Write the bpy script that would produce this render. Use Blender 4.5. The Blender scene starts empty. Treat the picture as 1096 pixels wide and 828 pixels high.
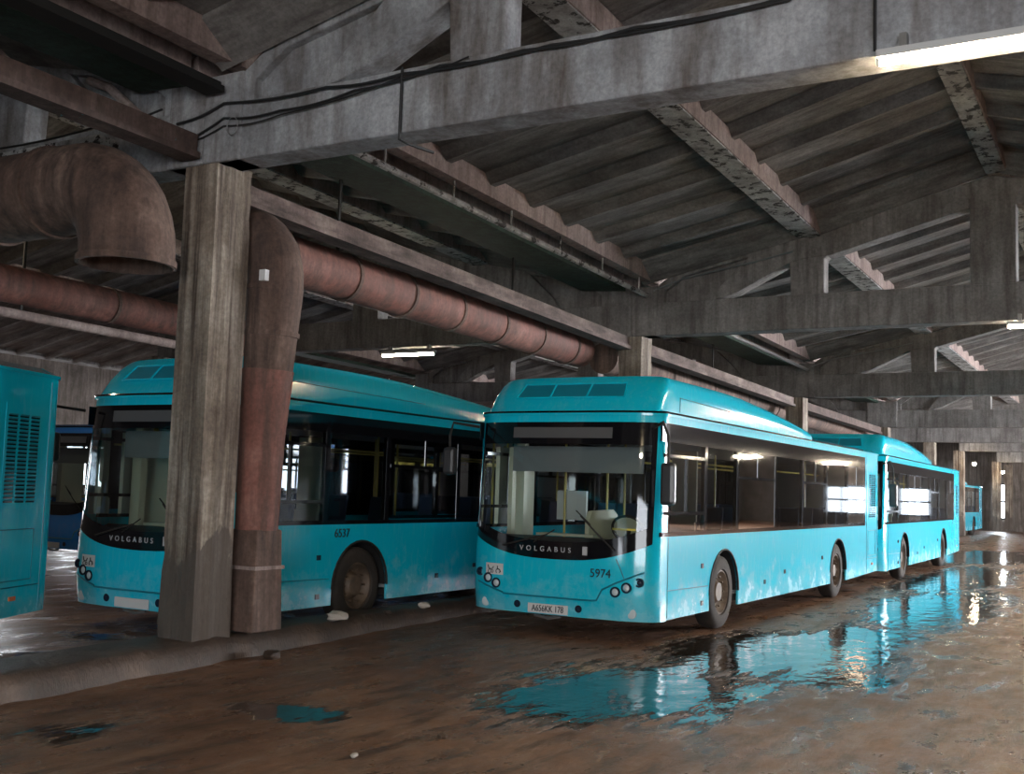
import bpy, bmesh, math, random
from mathutils import Vector, Matrix
random.seed(7)
S = bpy.context.scene
COL = S.collection
PI = math.pi

# ------------------------------------------------------------------ mesh helpers
class MB:
    def __init__(s): s.v = []; s.f = []
    def add(s, vs, fs):
        b = len(s.v); s.v += [tuple(v) for v in vs]; s.f += [tuple(b + i for i in f) for f in fs]; return s
    def box(s, x0, x1, y0, y1, z0, z1):
        return s.add([(x0,y0,z0),(x1,y0,z0),(x1,y1,z0),(x0,y1,z0),(x0,y0,z1),(x1,y0,z1),(x1,y1,z1),(x0,y1,z1)],
                     [(0,3,2,1),(4,5,6,7),(0,1,5,4),(1,2,6,5),(2,3,7,6),(3,0,4,7)])
    def hexa(s, p):   # 8 points: bottom ring 4, top ring 4
        return s.add(p, [(0,3,2,1),(4,5,6,7),(0,1,5,4),(1,2,6,5),(2,3,7,6),(3,0,4,7)])
    def prism_y(s, poly, y0, y1):   # polygon in x,z
        n = len(poly)
        vs = [(x,y0,z) for x,z in poly] + [(x,y1,z) for x,z in poly]
        return s.add(vs, [tuple(range(n)), tuple(range(2*n-1, n-1, -1))] + [(i, i+n, (i+1)%n+n, (i+1)%n) for i in range(n)])
    def prism_x(s, poly, x0, x1):   # polygon in y,z
        n = len(poly)
        vs = [(x0,y,z) for y,z in poly] + [(x1,y,z) for y,z in poly]
        return s.add(vs, [tuple(range(n)), tuple(range(2*n-1, n-1, -1))] + [(i, i+n, (i+1)%n+n, (i+1)%n) for i in range(n)])
    def prism_z(s, poly, z0, z1):
        n = len(poly)
        vs = [(x,y,z0) for x,y in poly] + [(x,y,z1) for x,y in poly]
        return s.add(vs, [tuple(range(n)), tuple(range(2*n-1, n-1, -1))] + [(i, i+n, (i+1)%n+n, (i+1)%n) for i in range(n)])
    def tube(s, pts, r, n=10, cap=True):
        pts = [Vector(p) for p in pts]
        rs = r if isinstance(r, (list, tuple)) else [r]*len(pts)
        t0 = (pts[1]-pts[0]).normalized()
        up = Vector((0,0,1)) if abs(t0.z) < .9 else Vector((1,0,0))
        a = t0.cross(up).normalized()
        rings = []
        for i, p in enumerate(pts):
            t = (pts[min(i+1,len(pts)-1)] - pts[max(i-1,0)]).normalized()
            a = (a - t*a.dot(t)).normalized(); b = t.cross(a)
            rings.append([p + (a*math.cos(2*PI*k/n) + b*math.sin(2*PI*k/n))*rs[i] for k in range(n)])
        vs = [v for g in rings for v in g]; fs = []
        for i in range(len(pts)-1):
            for k in range(n):
                fs.append((i*n+k, i*n+(k+1)%n, (i+1)*n+(k+1)%n, (i+1)*n+k))
        if cap:
            fs.append(tuple(range(n-1,-1,-1))); fs.append(tuple((len(pts)-1)*n+k for k in range(n)))
        return s.add(vs, fs)
    def lathe(s, prof, c, axis='x', n=32, sgn=1):   # prof: (radius, offset along the axis)
        vs = []; fs = []
        for r, o in prof:
            for k in range(n):
                a = 2*PI*k/n; u, w = r*math.cos(a), r*math.sin(a)
                if axis == 'x': vs.append((c[0]+sgn*o, c[1]+u, c[2]+w))
                elif axis == 'y': vs.append((c[0]+u, c[1]+sgn*o, c[2]+w))
                else: vs.append((c[0]+u, c[1]+w, c[2]+sgn*o))
        for i in range(len(prof)-1):
            for k in range(n):
                fs.append((i*n+k, i*n+(k+1)%n, (i+1)*n+(k+1)%n, (i+1)*n+k))
        return s.add(vs, fs)
    def build(s, name, mat, parent=None, smooth=False, bevel=0, loc=None, angle=35):
        me = bpy.data.meshes.new(name); me.from_pydata(s.v, [], s.f); me.validate()
        bm = bmesh.new(); bm.from_mesh(me); bmesh.ops.recalc_face_normals(bm, faces=bm.faces); bm.to_mesh(me); bm.free()
        me.materials.append(mat)
        o = bpy.data.objects.new(name, me); COL.objects.link(o)
        if loc: o.location = loc
        if parent: o.parent = parent
        if smooth:
            for p in me.polygons: p.use_smooth = True
            try: me.set_sharp_from_angle(angle=math.radians(angle))
            except Exception: pass
        if bevel:
            m = o.modifiers.new('bevel', 'BEVEL'); m.width = bevel; m.segments = 2; m.limit_method = 'ANGLE'; m.angle_limit = math.radians(40)
        return o

def empty(name, loc=(0,0,0), rz=0):
    o = bpy.data.objects.new(name, None); COL.objects.link(o); o.location = loc; o.rotation_euler = (0,0,rz); o.empty_display_size = .2
    return o
def tag(o, label=None, cat=None, group=None, kind=None):
    if label: o['label'] = label
    if cat: o['category'] = cat
    if group: o['group'] = group
    if kind: o['kind'] = kind
    return o
def copy_tree(o, parent=None):
    c = o.copy(); COL.objects.link(c); c.parent = parent
    for ch in [k for k in list(COL.objects) if k.parent == o]: copy_tree(ch, c)
    return c
def text_mesh(name, s, size, mat, parent, loc, rot, extrude=.003, xs=1.0, spacing=1.0, bold=0.0):
    cu = bpy.data.curves.new(name, 'FONT'); cu.body = s; cu.size = size; cu.extrude = extrude; cu.align_x = 'CENTER'; cu.align_y = 'CENTER'
    cu.space_character = spacing; cu.offset = bold
    t = bpy.data.objects.new(name, cu); COL.objects.link(t)
    dg = bpy.context.evaluated_depsgraph_get(); dg.update()
    me = bpy.data.meshes.new_from_object(t.evaluated_get(dg)); me.name = name
    COL.objects.unlink(t); bpy.data.objects.remove(t)
    me.materials.clear(); me.materials.append(mat)
    o = bpy.data.objects.new(name, me); COL.objects.link(o); o.parent = parent; o.location = loc; o.rotation_euler = rot; o.scale = (xs,1,1)
    return o

# ------------------------------------------------------------------ materials
def mat(name):
    m = bpy.data.materials.new(name); m.use_nodes = True; nt = m.node_tree; nt.nodes.clear()
    out = nt.nodes.new('ShaderNodeOutputMaterial'); b = nt.nodes.new('ShaderNodeBsdfPrincipled')
    nt.links.new(b.outputs[0], out.inputs[0]); return m, nt, b, out
def N(nt, t, **k):
    n = nt.nodes.new(t)
    for a, v in k.items():
        if a.startswith('i_'): n.inputs[a[2:].replace('_',' ')].default_value = v
        else: setattr(n, a, v)
    return n
def simple(name, col, rough=.5, metal=0, emis=None, es=0, spec=.5):
    m, nt, b, o = mat(name)
    b.inputs['Base Color'].default_value = (*col,1); b.inputs['Roughness'].default_value = rough; b.inputs['Metallic'].default_value = metal
    b.inputs['Specular IOR Level'].default_value = spec
    if emis: b.inputs['Emission Color'].default_value = (*emis,1); b.inputs['Emission Strength'].default_value = es
    return m
def coords(nt, scale=(1,1,1), obj=False, rotz=0):
    if obj: src = N(nt,'ShaderNodeTexCoord').outputs['Object']
    else: src = N(nt,'ShaderNodeNewGeometry').outputs['Position']
    mp = N(nt,'ShaderNodeMapping'); mp.inputs['Scale'].default_value = scale; mp.inputs['Rotation'].default_value = (0,0,rotz)
    nt.links.new(src, mp.inputs[0]); return mp.outputs[0]
def noise(nt, vec, scale, detail=5, rough=.55, dist=0):
    n = N(nt,'ShaderNodeTexNoise'); n.inputs['Scale'].default_value = scale; n.inputs['Detail'].default_value = detail
    n.inputs['Roughness'].default_value = rough; n.inputs['Distortion'].default_value = dist
    nt.links.new(vec, n.inputs['Vector']); return n.outputs['Fac']
def ramp(nt, fac, stops):
    r = N(nt,'ShaderNodeValToRGB'); e = r.color_ramp.elements
    while len(e) < len(stops): e.new(.5)
    for i,(p,c) in enumerate(stops):
        e[i].position = p; e[i].color = (*c,1) if len(c)==3 else c
    nt.links.new(fac, r.inputs[0]); return r.outputs[0]
def mix(nt, fac, a, b, mode='MIX'):
    m = N(nt,'ShaderNodeMix', data_type='RGBA', blend_type=mode)
    for sock, v in ((m.inputs[0],fac),(m.inputs[6],a),(m.inputs[7],b)):
        if isinstance(v,(int,float)): sock.default_value = v
        elif isinstance(v, tuple): sock.default_value = (*v,1)
        else: nt.links.new(v, sock)
    return m.outputs[2]
def bump(nt, b, h, strength=.4, dist=.03):
    n = N(nt,'ShaderNodeBump'); n.inputs['Strength'].default_value = strength; n.inputs['Distance'].default_value = dist
    nt.links.new(h, n.inputs['Height']); nt.links.new(n.outputs[0], b.inputs['Normal'])
def g(v): return (v,v,v)

def concrete(name, dark, mid, light, stain=(.06,.045,.035), stain_lo=.5, rough=.85, streak=(5,5,.5), bs=.5, extra=None, damp=None):
    m, nt, b, o = mat(name)
    c1 = noise(nt, coords(nt), 1.3, 8, .65); c2 = noise(nt, coords(nt, streak), 1.6, 7, .62)
    base = ramp(nt, c1, [(.3,dark),(.5,mid),(.72,light)])
    st = ramp(nt, c2, [(stain_lo-.12,g(0)),(stain_lo+.2,g(1))])
    col = mix(nt, st, base, stain)
    sp = noise(nt, coords(nt), 22, 4, .7); spm = ramp(nt, sp, [(.35,g(.72)),(.65,g(1.15))])
    col = mix(nt, .8, col, spm, 'MULTIPLY')
    if extra:
        ecol, esc, lo = extra
        en = noise(nt, coords(nt), esc, 5, .7); em = ramp(nt, en, [(lo,g(0)),(lo+.03,g(1))]); col = mix(nt, em, col, ecol)
    if damp:   # mud splashed and soaked up from the kerb, with a ragged upper edge
        sp_ = N(nt,'ShaderNodeSeparateXYZ'); nt.links.new(N(nt,'ShaderNodeNewGeometry').outputs['Position'], sp_.inputs[0])
        dn = noise(nt, coords(nt,(2,2,.8)), 1.6, 6, .65)
        ma = N(nt,'ShaderNodeMath',operation='MULTIPLY_ADD'); ma.inputs[1].default_value=2.2; nt.links.new(dn, ma.inputs[0])
        ng = N(nt,'ShaderNodeMath',operation='MULTIPLY'); ng.inputs[1].default_value=-1; nt.links.new(sp_.outputs[2], ng.inputs[0]); nt.links.new(ng.outputs[0], ma.inputs[2])
        dm = ramp(nt, ma.outputs[0], [(.0,g(0)),(.12,g(.85))]); col = mix(nt, dm, col, damp)
    nt.links.new(col, b.inputs['Base Color']); b.inputs['Roughness'].default_value = rough
    h = noise(nt, coords(nt, (1,1,.35)), 9, 8, .7); bump(nt, b, h, bs, .03)
    return m

M = {}
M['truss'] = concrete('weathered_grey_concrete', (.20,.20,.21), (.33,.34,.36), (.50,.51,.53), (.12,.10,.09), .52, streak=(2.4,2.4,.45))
M['truss_dim'] = concrete('shaded_truss_concrete', (.12,.11,.105), (.20,.188,.18), (.29,.275,.265), (.08,.068,.062), .55)  # truss concrete toned down: dimmer light on the deeper trusses put into colour
M['column'] = concrete('rough_cast_concrete', (.12,.09,.07), (.28,.23,.18), (.50,.44,.37), (.06,.038,.028), .47, streak=(7,7,.25), bs=1.0, damp=(.075,.058,.048))
M['roof'] = concrete('sooty_slab_concrete', (.105,.096,.09), (.19,.178,.168), (.29,.275,.262), (.065,.056,.052), .5, streak=(.6,3.5,1))
M['rib'] = concrete('brown_stained_concrete', (.19,.14,.125), (.29,.22,.20), (.38,.31,.28), (.12,.08,.07), .58)
M['kerb'] = concrete('muddy_kerb_concrete', (.05,.03,.02), (.085,.053,.036), (.14,.09,.062), (.03,.018,.012), .5, rough=.5, streak=(1.5,1.5,1.5), bs=1.3)
M['peel'] = concrete('peeling_whitewash', (.20,.19,.18), (.36,.35,.34), (.55,.54,.52), (.03,.025,.02), .62, streak=(3,3,3), extra=((.035,.03,.028),5.5,.54))
M['beam'] = concrete('red_brown_painted_beam', (.04,.025,.022), (.085,.055,.048), (.17,.125,.11), (.04,.025,.02), .52, extra=((.05,.22,.24),3.0,.66))
M['beam_pale'] = concrete('flaking_pale_beam', (.09,.06,.052), (.17,.12,.105), (.30,.24,.21), (.045,.03,.026), .5, streak=(4,1,4))
M['green'] = concrete('dark_green_damp_slab', (.014,.034,.022), (.024,.055,.036), (.04,.08,.055), (.012,.02,.014), .5)
M['rust'] = concrete('rusty_sheet_metal', (.07,.045,.036), (.14,.085,.065), (.24,.165,.13), (.05,.032,.027), .5, rough=.85, bs=.25)
M['redpipe'] = concrete('red_oxide_painted_duct', (.15,.055,.04), (.23,.09,.068), (.30,.15,.12), (.09,.05,.04), .5, rough=.75, bs=.15)
M['wall'] = concrete('grimy_plaster', (.08,.065,.055), (.14,.115,.10), (.2,.17,.15), (.05,.04,.03), .5)
M['cyanbeam'] = concrete('teal_painted_steel', (.01,.05,.06), (.02,.11,.14), (.03,.17,.2), (.02,.03,.03), .6, rough=.5)

def paint(name, base, dusty, amount):
    m, nt, b, o = mat(name)
    tc = N(nt,'ShaderNodeTexCoord').outputs['Object']; sep = N(nt,'ShaderNodeSeparateXYZ'); nt.links.new(tc, sep.inputs[0])
    nz = noise(nt, coords(nt,(1,1,1),True), 3.5, 8, .7); nf = noise(nt, coords(nt,(6,6,1),True), 3, 6, .7)
    # road dirt near the skirt: noise shifted by height above the ground
    mr = N(nt,'ShaderNodeMapRange'); mr.inputs[1].default_value=.2; mr.inputs[2].default_value=1.15; mr.inputs[3].default_value=.22; mr.inputs[4].default_value=-.22
    nt.links.new(sep.outputs[2], mr.inputs[0])
    ad = N(nt,'ShaderNodeMath',operation='ADD'); nt.links.new(nz, ad.inputs[0]); nt.links.new(mr.outputs[0], ad.inputs[1])
    d = ramp(nt, ad.outputs[0], [(.50,g(0)),(.78,g(amount))])
    d2 = ramp(nt, nf, [(.52,g(0)),(.76,g(amount*.35))])
    col = mix(nt, d, base, dusty); col = mix(nt, d2, col, dusty)
    nt.links.new(col, b.inputs['Base Color'])
    r = ramp(nt, d, [(0,g(.16)),(.8,g(.5))]); nt.links.new(r, b.inputs['Roughness'])
    b.inputs['Coat Weight'].default_value = .35; b.inputs['Coat Roughness'].default_value = .06
    bump(nt, b, noise(nt, coords(nt,(1,1,1),True), 1.6, 2), .08, .05)
    return m
M['teal'] = paint('teal_bus_paint', (.003,.50,.68), (.36,.56,.62), .40)
M['tealdark'] = simple('dark_teal_recess', (.004,.20,.29), .4)
M['blue'] = paint('blue_bus_paint', (.02,.26,.80), (.15,.3,.5), .3)
M['black'] = simple('black_trim', (.006,.006,.008), .07)
M['rubberblack'] = simple('black_rubber', (.015,.013,.012), .75)
M['under'] = simple('black_underbody', (.008,.008,.008), .9)
M['tire'] = concrete('muddy_tyre_rubber', (.018,.014,.012), (.035,.027,.022), (.07,.05,.04), (.015,.012,.01), .5, rough=.85, streak=(1,1,1), bs=.3)
M['hub'] = concrete('muddy_wheel_disc', (.05,.035,.025), (.11,.075,.05), (.19,.14,.10), (.03,.02,.015), .55, rough=.6, streak=(2,2,2), bs=.2)
M['sign'] = simple('unlit_display', (.085,.085,.09), .35)
M['lettergrey'] = simple('grey_lettering', (.42,.43,.45), .4)
M['letterblack'] = simple('black_lettering', (.008,.012,.02), .5)
M['white'] = simple('white_plate', (.62,.62,.62), .45)
M['lens'] = simple('headlamp_lens', (.55,.62,.66), .08)
M['darklens'] = simple('dark_lamp_socket', (.01,.02,.04), .2)
M['orange'] = simple('orange_marker', (.6,.16,.05), .3)
M['cream'] = simple('cream_interior_panel', (.62,.60,.45), .5)
M['greyint'] = simple('grey_interior_panel', (.24,.25,.26), .6)
M['lightint'] = simple('light_interior_lining', (.42,.42,.41), .6)
M['dash'] = simple('dashboard_plastic', (.035,.04,.042), .5)
M['seat'] = simple('blue_seat_fabric', (.03,.06,.12), .8)
M['pole'] = simple('yellow_handrail', (.55,.42,.08), .35)
M['yellow'] = simple('yellow_sticker', (.6,.5,.08), .5)
M['steel'] = simple('steel_bar', (.25,.25,.25), .4, .6)
M['cable'] = simple('black_cable', (.012,.012,.013), .6)
M['rubble'] = simple('pale_plaster_rubble', (.42,.38,.34), .9)
M['housing'] = simple('lamp_housing', (.5,.5,.5), .5)
M['mirrorglass'] = simple('mirror_back', (.03,.028,.03), .35)
def emit(name, col, s): return simple(name, g(0.0), .5, 0, col, s)
M['tube'] = emit('lit_fluorescent_tube', (1.0,.80,.52), 330)
M['tube_left'] = emit('lit_fluorescent_tube_dimmer', (1.0,.84,.62), 170)
M['day'] = emit('daylit_translucent_pane', (.78,.88,1.0), 3.5)
M['day_side'] = emit('daylit_side_window_pane', (.92,.95,1.0), 44)
M['day_near'] = emit('daylight_fill_pane', (.92,.95,1.0), 7)
M['day_gap'] = emit('daylit_gap_pane', (.80,.90,1.0), 14)
M['bulb'] = emit('lit_bulb', (1.0,.78,.50), 120)

def glass(name, tint, lift=.01):
    m = bpy.data.materials.new(name); m.use_nodes = True; nt = m.node_tree; nt.nodes.clear()
    out = nt.nodes.new('ShaderNodeOutputMaterial')
    t = N(nt,'ShaderNodeBsdfTransparent'); t.inputs[0].default_value = (*tint,1)
    gl = N(nt,'ShaderNodeBsdfGlossy'); gl.inputs['Roughness'].default_value = .03; gl.inputs['Color'].default_value = (.95,.97,1,1)
    fr = N(nt,'ShaderNodeFresnel'); fr.inputs[0].default_value = 1.5
    ad = N(nt,'ShaderNodeMath',operation='MULTIPLY_ADD'); ad.inputs[1].default_value = 1.0; ad.inputs[2].default_value = lift; ad.use_clamp = True
    nt.links.new(fr.outputs[0], ad.inputs[0])
    mx = N(nt,'ShaderNodeMixShader'); nt.links.new(ad.outputs[0], mx.inputs[0]); nt.links.new(t.outputs[0], mx.inputs[1]); nt.links.new(gl.outputs[0], mx.inputs[2])
    nt.links.new(mx.outputs[0], out.inputs[0]); return m
M['glass_front'] = glass('windscreen_glass', (.74,.80,.78))
M['glass_side'] = glass('tinted_side_glass', (.62,.65,.67), .01)

# ground: trodden wet mud with puddles
def ground():
    m, nt, b, o = mat('wet_mud_floor')
    # large-scale wetness
    w = noise(nt, coords(nt,(2.3,.5,1),rotz=.12), 1.15, 9, .68, .5)
    w2 = noise(nt, coords(nt,(3.0,.7,1),rotz=.12), 3.4, 7, .72, .3)
    w = mix(nt, .42, w, w2)
    # puddle zones (real hollows of the floor): sum of soft ellipses
    pos = N(nt,'ShaderNodeNewGeometry').outputs['Position']; acc = None
    zones = [(2.2,-2.6,1.6,2.4,1.0),(2.5,.9,1.8,2.8,1.1),(3.0,2.8,1.0,2.4,1),(3.6,-.7,.8,1.1,.9),(3.0,8,1.5,6,1),(2.2,16,1.6,8,1),(1.2,28,2.2,8,1),
             (.45,-5.2,.75,.4,1.0),(-3.0,-4.9,.8,.9,1),(-2.7,-3.35,.45,.4,1),(-3.9,-3.4,.7,.4,.8),(-.2,-6.6,.5,.7,.6),(5,18,2,8,.6),(1.6,-3.4,.9,.9,.5)]
    for cx,cy,rx,ry,a in zones:
        mp = N(nt,'ShaderNodeMapping', vector_type='TEXTURE'); mp.inputs['Location'].default_value=(cx,cy,0); mp.inputs['Scale'].default_value=(rx,ry,1)
        nt.links.new(pos, mp.inputs[0]); gr = N(nt,'ShaderNodeTexGradient', gradient_type='SPHERICAL'); nt.links.new(mp.outputs[0], gr.inputs[0])
        ml = N(nt,'ShaderNodeMath',operation='MULTIPLY'); ml.inputs[1].default_value=a; nt.links.new(gr.outputs['Fac'], ml.inputs[0])
        if acc is None: acc = ml.outputs[0]
        else:
            mx = N(nt,'ShaderNodeMath',operation='MAXIMUM'); nt.links.new(acc, mx.inputs[0]); nt.links.new(ml.outputs[0], mx.inputs[1]); acc = mx.outputs[0]
    zm = N(nt,'ShaderNodeMath',operation='MULTIPLY_ADD'); zm.inputs[1].default_value=.42; nt.links.new(acc, zm.inputs[0]); nt.links.new(w, zm.inputs[2])
    pud = ramp(nt, zm.outputs[0], [(.595,g(0)),(.665,g(1))])
    c = noise(nt, coords(nt,(1,.55,1)), .9, 9, .65); f = noise(nt, coords(nt,(1,.8,1)), 14, 6, .7)
    col = ramp(nt, c, [(.3,(.10,.048,.026)),(.5,(.20,.102,.06)),(.7,(.32,.185,.115))])
    col = mix(nt, .7, col, ramp(nt, f, [(.3,g(.6)),(.7,g(1.35))]), 'MULTIPLY')
    stk = noise(nt, coords(nt,(3.2,.35,1),rotz=.12), 1.7, 8, .7, .4); col = mix(nt, ramp(nt, stk, [(.52,g(0)),(.66,g(.75))]), col, (.27,.17,.11))
    stk2 = noise(nt, coords(nt,(2.6,.5,1),rotz=.2), 2.3, 8, .7, .4); col = mix(nt, ramp(nt, stk2, [(.50,g(0)),(.60,g(.7))]), col, (.05,.027,.016))
    col = mix(nt, pud, col, (.04,.027,.020)); nt.links.new(col, b.inputs['Base Color'])
    rr = noise(nt, coords(nt,(1,.5,1)), 2.6, 7, .7); rough = ramp(nt, rr, [(.38,g(.20)),(.62,g(.50))])
    rough = mix(nt, pud, rough, g(.06)); nt.links.new(rough, b.inputs['Roughness'])
    h1 = noise(nt, coords(nt,(1.4,.45,1),rotz=.12), 3.6, 10, .74, .5); h2 = noise(nt, coords(nt), 26, 4, .7)
    hh = mix(nt, .22, h1, h2); flat = noise(nt, coords(nt,(1,.6,1)), 4, 3, .5)
    fl = N(nt,'ShaderNodeMath',operation='MULTIPLY'); fl.inputs[1].default_value=.16; nt.links.new(flat, fl.inputs[0])
    hf = mix(nt, pud, hh, fl.outputs[0])
    bump(nt, b, hf, .75, .09)
    b.inputs['Specular IOR Level'].default_value = .48
    return m
M['ground'] = ground()

# ------------------------------------------------------------------ hall geometry
BAY = 12.1; XC = -1.95
YS = [-14.55, -4.05, 6.45, 16.95, 27.45, 36.5, 44.3, 58.2, 64.0]
def dz(y):
    P = [(-30,.3),(-14.55,.2),(-4.05,.05),(6.45,-.28),(16.95,-.48),(27.45,-.60),(40,-.66),(80,-.7)]
    for (a,u),(b,v) in zip(P,P[1:]):
        if y <= b: return u + (v-u)*(y-a)/(b-a)
    return P[-1][1]
YEND = 66.0
fl = MB()
fl.add([(-60,-30,0),(60,-30,0),(60,80,0),(-60,80,0)], [(0,1,2,3)])
tag(fl.build('floor', M['ground']), kind='structure')

# ceiling: ribbed slabs, gabled bays, valley slabs over the column rows
roof = MB()
prof = [(.22,5.86),(3.22,6.46),(6.05,7.22)]     # x from the row line, underside of ribs
def hexseg(mb, xa, za, xb, zb, y0, y1, d0, d1):   # sloped board; za,zb are (bottom, top)
    mb.hexa([(xa,y0,za[0]+d0),(xb,y0,zb[0]+d0),(xb,y1,zb[0]+d1),(xa,y1,za[0]+d1),(xa,y0,za[1]+d0),(xb,y0,zb[1]+d0),(xb,y1,zb[1]+d1),(xa,y1,za[1]+d1)])
strips = []
yl = [-16.0] + YS[1:] + [YEND+.3]
for k in range(-2, 3):
    x0 = XC + BAY*k
    ys_pairs = list(zip([-24.2]+YS, YS+[YEND+.3]))
    for (ya, yb) in ys_pairs:
        d0, d1 = dz(ya), dz(yb)
        for side in (0,1):
            P = prof if side == 0 else [(BAY-x,z) for x,z in prof]
            for (xa,za),(xb,zb) in zip(P,P[1:]):
                hexseg(roof, x0+xa, (za+.2,za+.34), x0+xb, (zb+.2,zb+.34), ya, yb, d0, d1)
                if yb <= 46:
                    n = int(round((yb-ya)/1.05))
                    for i in range(n):
                        y = ya+.5+(yb-ya-.6)*i/(n-1); w = .07; d = dz(y)
                        # tapered transverse rib
                        roof.hexa([(x0+xa,y-w*.9,za+.07+d),(x0+xb,y-w*.9,zb+.07+d),(x0+xb,y+w*.9,zb+.07+d),(x0+xa,y+w*.9,za+.07+d),
                                   (x0+xa,y-w*3.2,za+.2+d),(x0+xb,y-w*3.2,zb+.2+d),(x0+xb,y+w*3.2,zb+.2+d),(x0+xa,y+w*3.2,za+.2+d)])
        # flat valley slab
        roof.hexa([(x0-.35,ya,6.0+d0),(x0+.35,ya,6.0+d0),(x0+.35,yb,6.0+d1),(x0-.35,yb,6.0+d1),(x0-.35,ya,6.2+d0),(x0+.35,ya,6.2+d0),(x0+.35,yb,6.2+d1),(x0-.35,yb,6.2+d1)])
tag(roof.build('ceiling', M['roof']), kind='structure')
# longitudinal edge ribs of the slabs (brown) and the peeling joint strips under them
edge = MB(); peel = MB(); green = MB()
for k in range(-1, 2):
    x0 = XC + BAY*k
    for (ya, yb) in zip(YS[:-2], YS[1:-1]):
        d0, d1 = dz(ya), dz(yb)
        for xr, z, w, hgt in ((.30,5.86,.10,.34),(3.22,6.46,.20,.26),(6.12,7.22,.15,.22),(BAY-3.22,6.46,.20,.26),(BAY-.30,5.86,.10,.34)):
            hexseg(edge, x0+xr-w, (z-.06,z+hgt-.04), x0+xr+w, (z-.06,z+hgt-.04), ya+.05, yb-.05, d0, d1)
            if w > .12:
                hexseg(peel, x0+xr-w-.01, (z-.085,z-.055), x0+xr+w-.02, (z-.085,z-.055), ya+.36, yb-.02, d0, d1)
        hexseg(green, x0-1.0, (5.72,5.80), x0-.12, (5.66,5.74), ya+.36, yb-.02, d0, d1)
        for dx in ((-.12,.30)):
            pass
tag(edge.build('trim_1', M['rib']), 'brown stained edge ribs of the roof slabs', kind='structure')
tag(peel.build('trim_2', M['peel']), 'peeling whitewashed joint strips under the roof', kind='structure')
tag(green.build('trim_3', M['green']), 'dark green damp valley soffit', kind='structure')

hn = MB()
for k in (-1,0):
    x0 = XC+BAY*k
    for y in YS[1:6]:
        d=dz(y)
        for P in (prof, [(BAY-x,z) for x,z in prof]):
            for (xa,za),(xb,zb) in zip(P,P[1:]):
                q=[(x0+xa,y-.03,za-.12+d),(x0+xb,y-.03,zb-.06+d),(x0+xb,y-.03,zb+.21+d),(x0+xa,y-.03,za+.21+d),(x0+xa,y-.5,za+.16+dz(y-.5)),(x0+xb,y-.5,zb+.16+dz(y-.5)),(x0+xb,y-.5,zb+.22+dz(y-.5)),(x0+xa,y-.5,za+.22+dz(y-.5))]
                hn.hexa(q)
tag(hn.build('trim_4', M['roof']), 'thickened slab ends resting on the trusses', kind='structure')
# walls
wl = MB().box(-38.4,22.4,YEND,YEND+.3,0,8.2)
tag(wl.build('wall_back', M['wall']), kind='structure')
tag(MB().box(-38.6,-38.3,-24.2,YEND,0,1.2).box(-38.6,-38.3,-24.2,YEND,3.6,8.2).box(-38.6,-38.3,-24.2,2,1.2,3.6).box(-38.6,-38.3,51,YEND,1.2,3.6).box(-38.6,-38.3,7,9,1.2,3.6).box(-38.6,-38.3,14,16,1.2,3.6).box(-38.6,-38.3,21,23,1.2,3.6).box(-38.6,-38.3,28,30,1.2,3.6).box(-38.6,-38.3,35,37,1.2,3.6).box(-38.6,-38.3,42,44,1.2,3.6).build('wall_left', M['wall']), kind='structure')
rw = MB().box(22.2,22.5,-24.2,YEND,0,1.0).box(22.2,22.5,-24.2,YEND,4.6,8.2).box(22.2,22.5,-24.2,16,1.0,4.6)
for y in range(16, 66, 6): rw.box(22.2,22.5,y,y+(.7 if y<45 else 6),1.0,4.6)
tag(rw.build('wall_right', M['wall']), kind='structure')

fw_=MB().box(-38.4,6.5,-24.5,-24.2,0,8.2).box(6.5,21,-24.5,-24.2,5.2,8.2).box(21,22.4,-24.5,-24.2,0,8.2).box(6.5,21,-24.5,-24.2,0,.3)
tag(fw_.build('wall_front', M['wall']), kind='structure')
# columns -----------------------------------------------------------
def rough_column(x0,x1,y0,y1,z0,z1,seed,amp=.02):
    rnd = random.Random(seed); bm = bmesh.new()
    nz = int((z1-z0)/.16); nx = 5; ring = []
    def pt(u): # perimeter 0..4
        s_ = int(u)%4; t = u-int(u)
        return [(x0+(x1-x0)*t,y0),(x1,y0+(y1-y0)*t),(x1-(x1-x0)*t,y1),(x0,y1-(y1-y0)*t)][s_]
    per = [k/nx for k in range(4*nx)]
    groove = {i: rnd.uniform(-1,1) for i in range(4*nx)}
    rows = []
    cx, cy = (x0+x1)/2, (y0+y1)/2
    for j in range(nz+1):
        z = z0+(z1-z0)*j/nz; row = []
        fl_ = 1.0 + .06*max(0,1-(z-z0)/.9)
        for i,u in enumerate(per):
            x,y = pt(u); corner = (i % nx == 0)
            a = (groove[i]*amp*.7 + rnd.uniform(-1,1)*amp*.2) * (1 if not corner else .2) - (amp*.55 if corner and rnd.random()<.12 else 0)
            dx,dy = x-cx, y-cy; L = math.hypot(dx,dy)
            row.append(bm.verts.new((cx+dx*fl_+dx/L*a, cy+dy*fl_+dy/L*a, z)))
        rows.append(row)
    n = len(per)
    for j in range(nz):
        for i in range(n): bm.faces.new((rows[j][i],rows[j][(i+1)%n],rows[j+1][(i+1)%n],rows[j+1][i]))
    bm.faces.new(rows[0][::-1]); bm.faces.new(rows[-1])
    bmesh.ops.recalc_face_normals(bm, faces=bm.faces)
    me = bpy.data.meshes.new('concrete_column'); bm.to_mesh(me); bm.free()
    return me
ordn = ['nearest','second','third','fourth','fifth','sixth','seventh','eighth']
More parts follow.
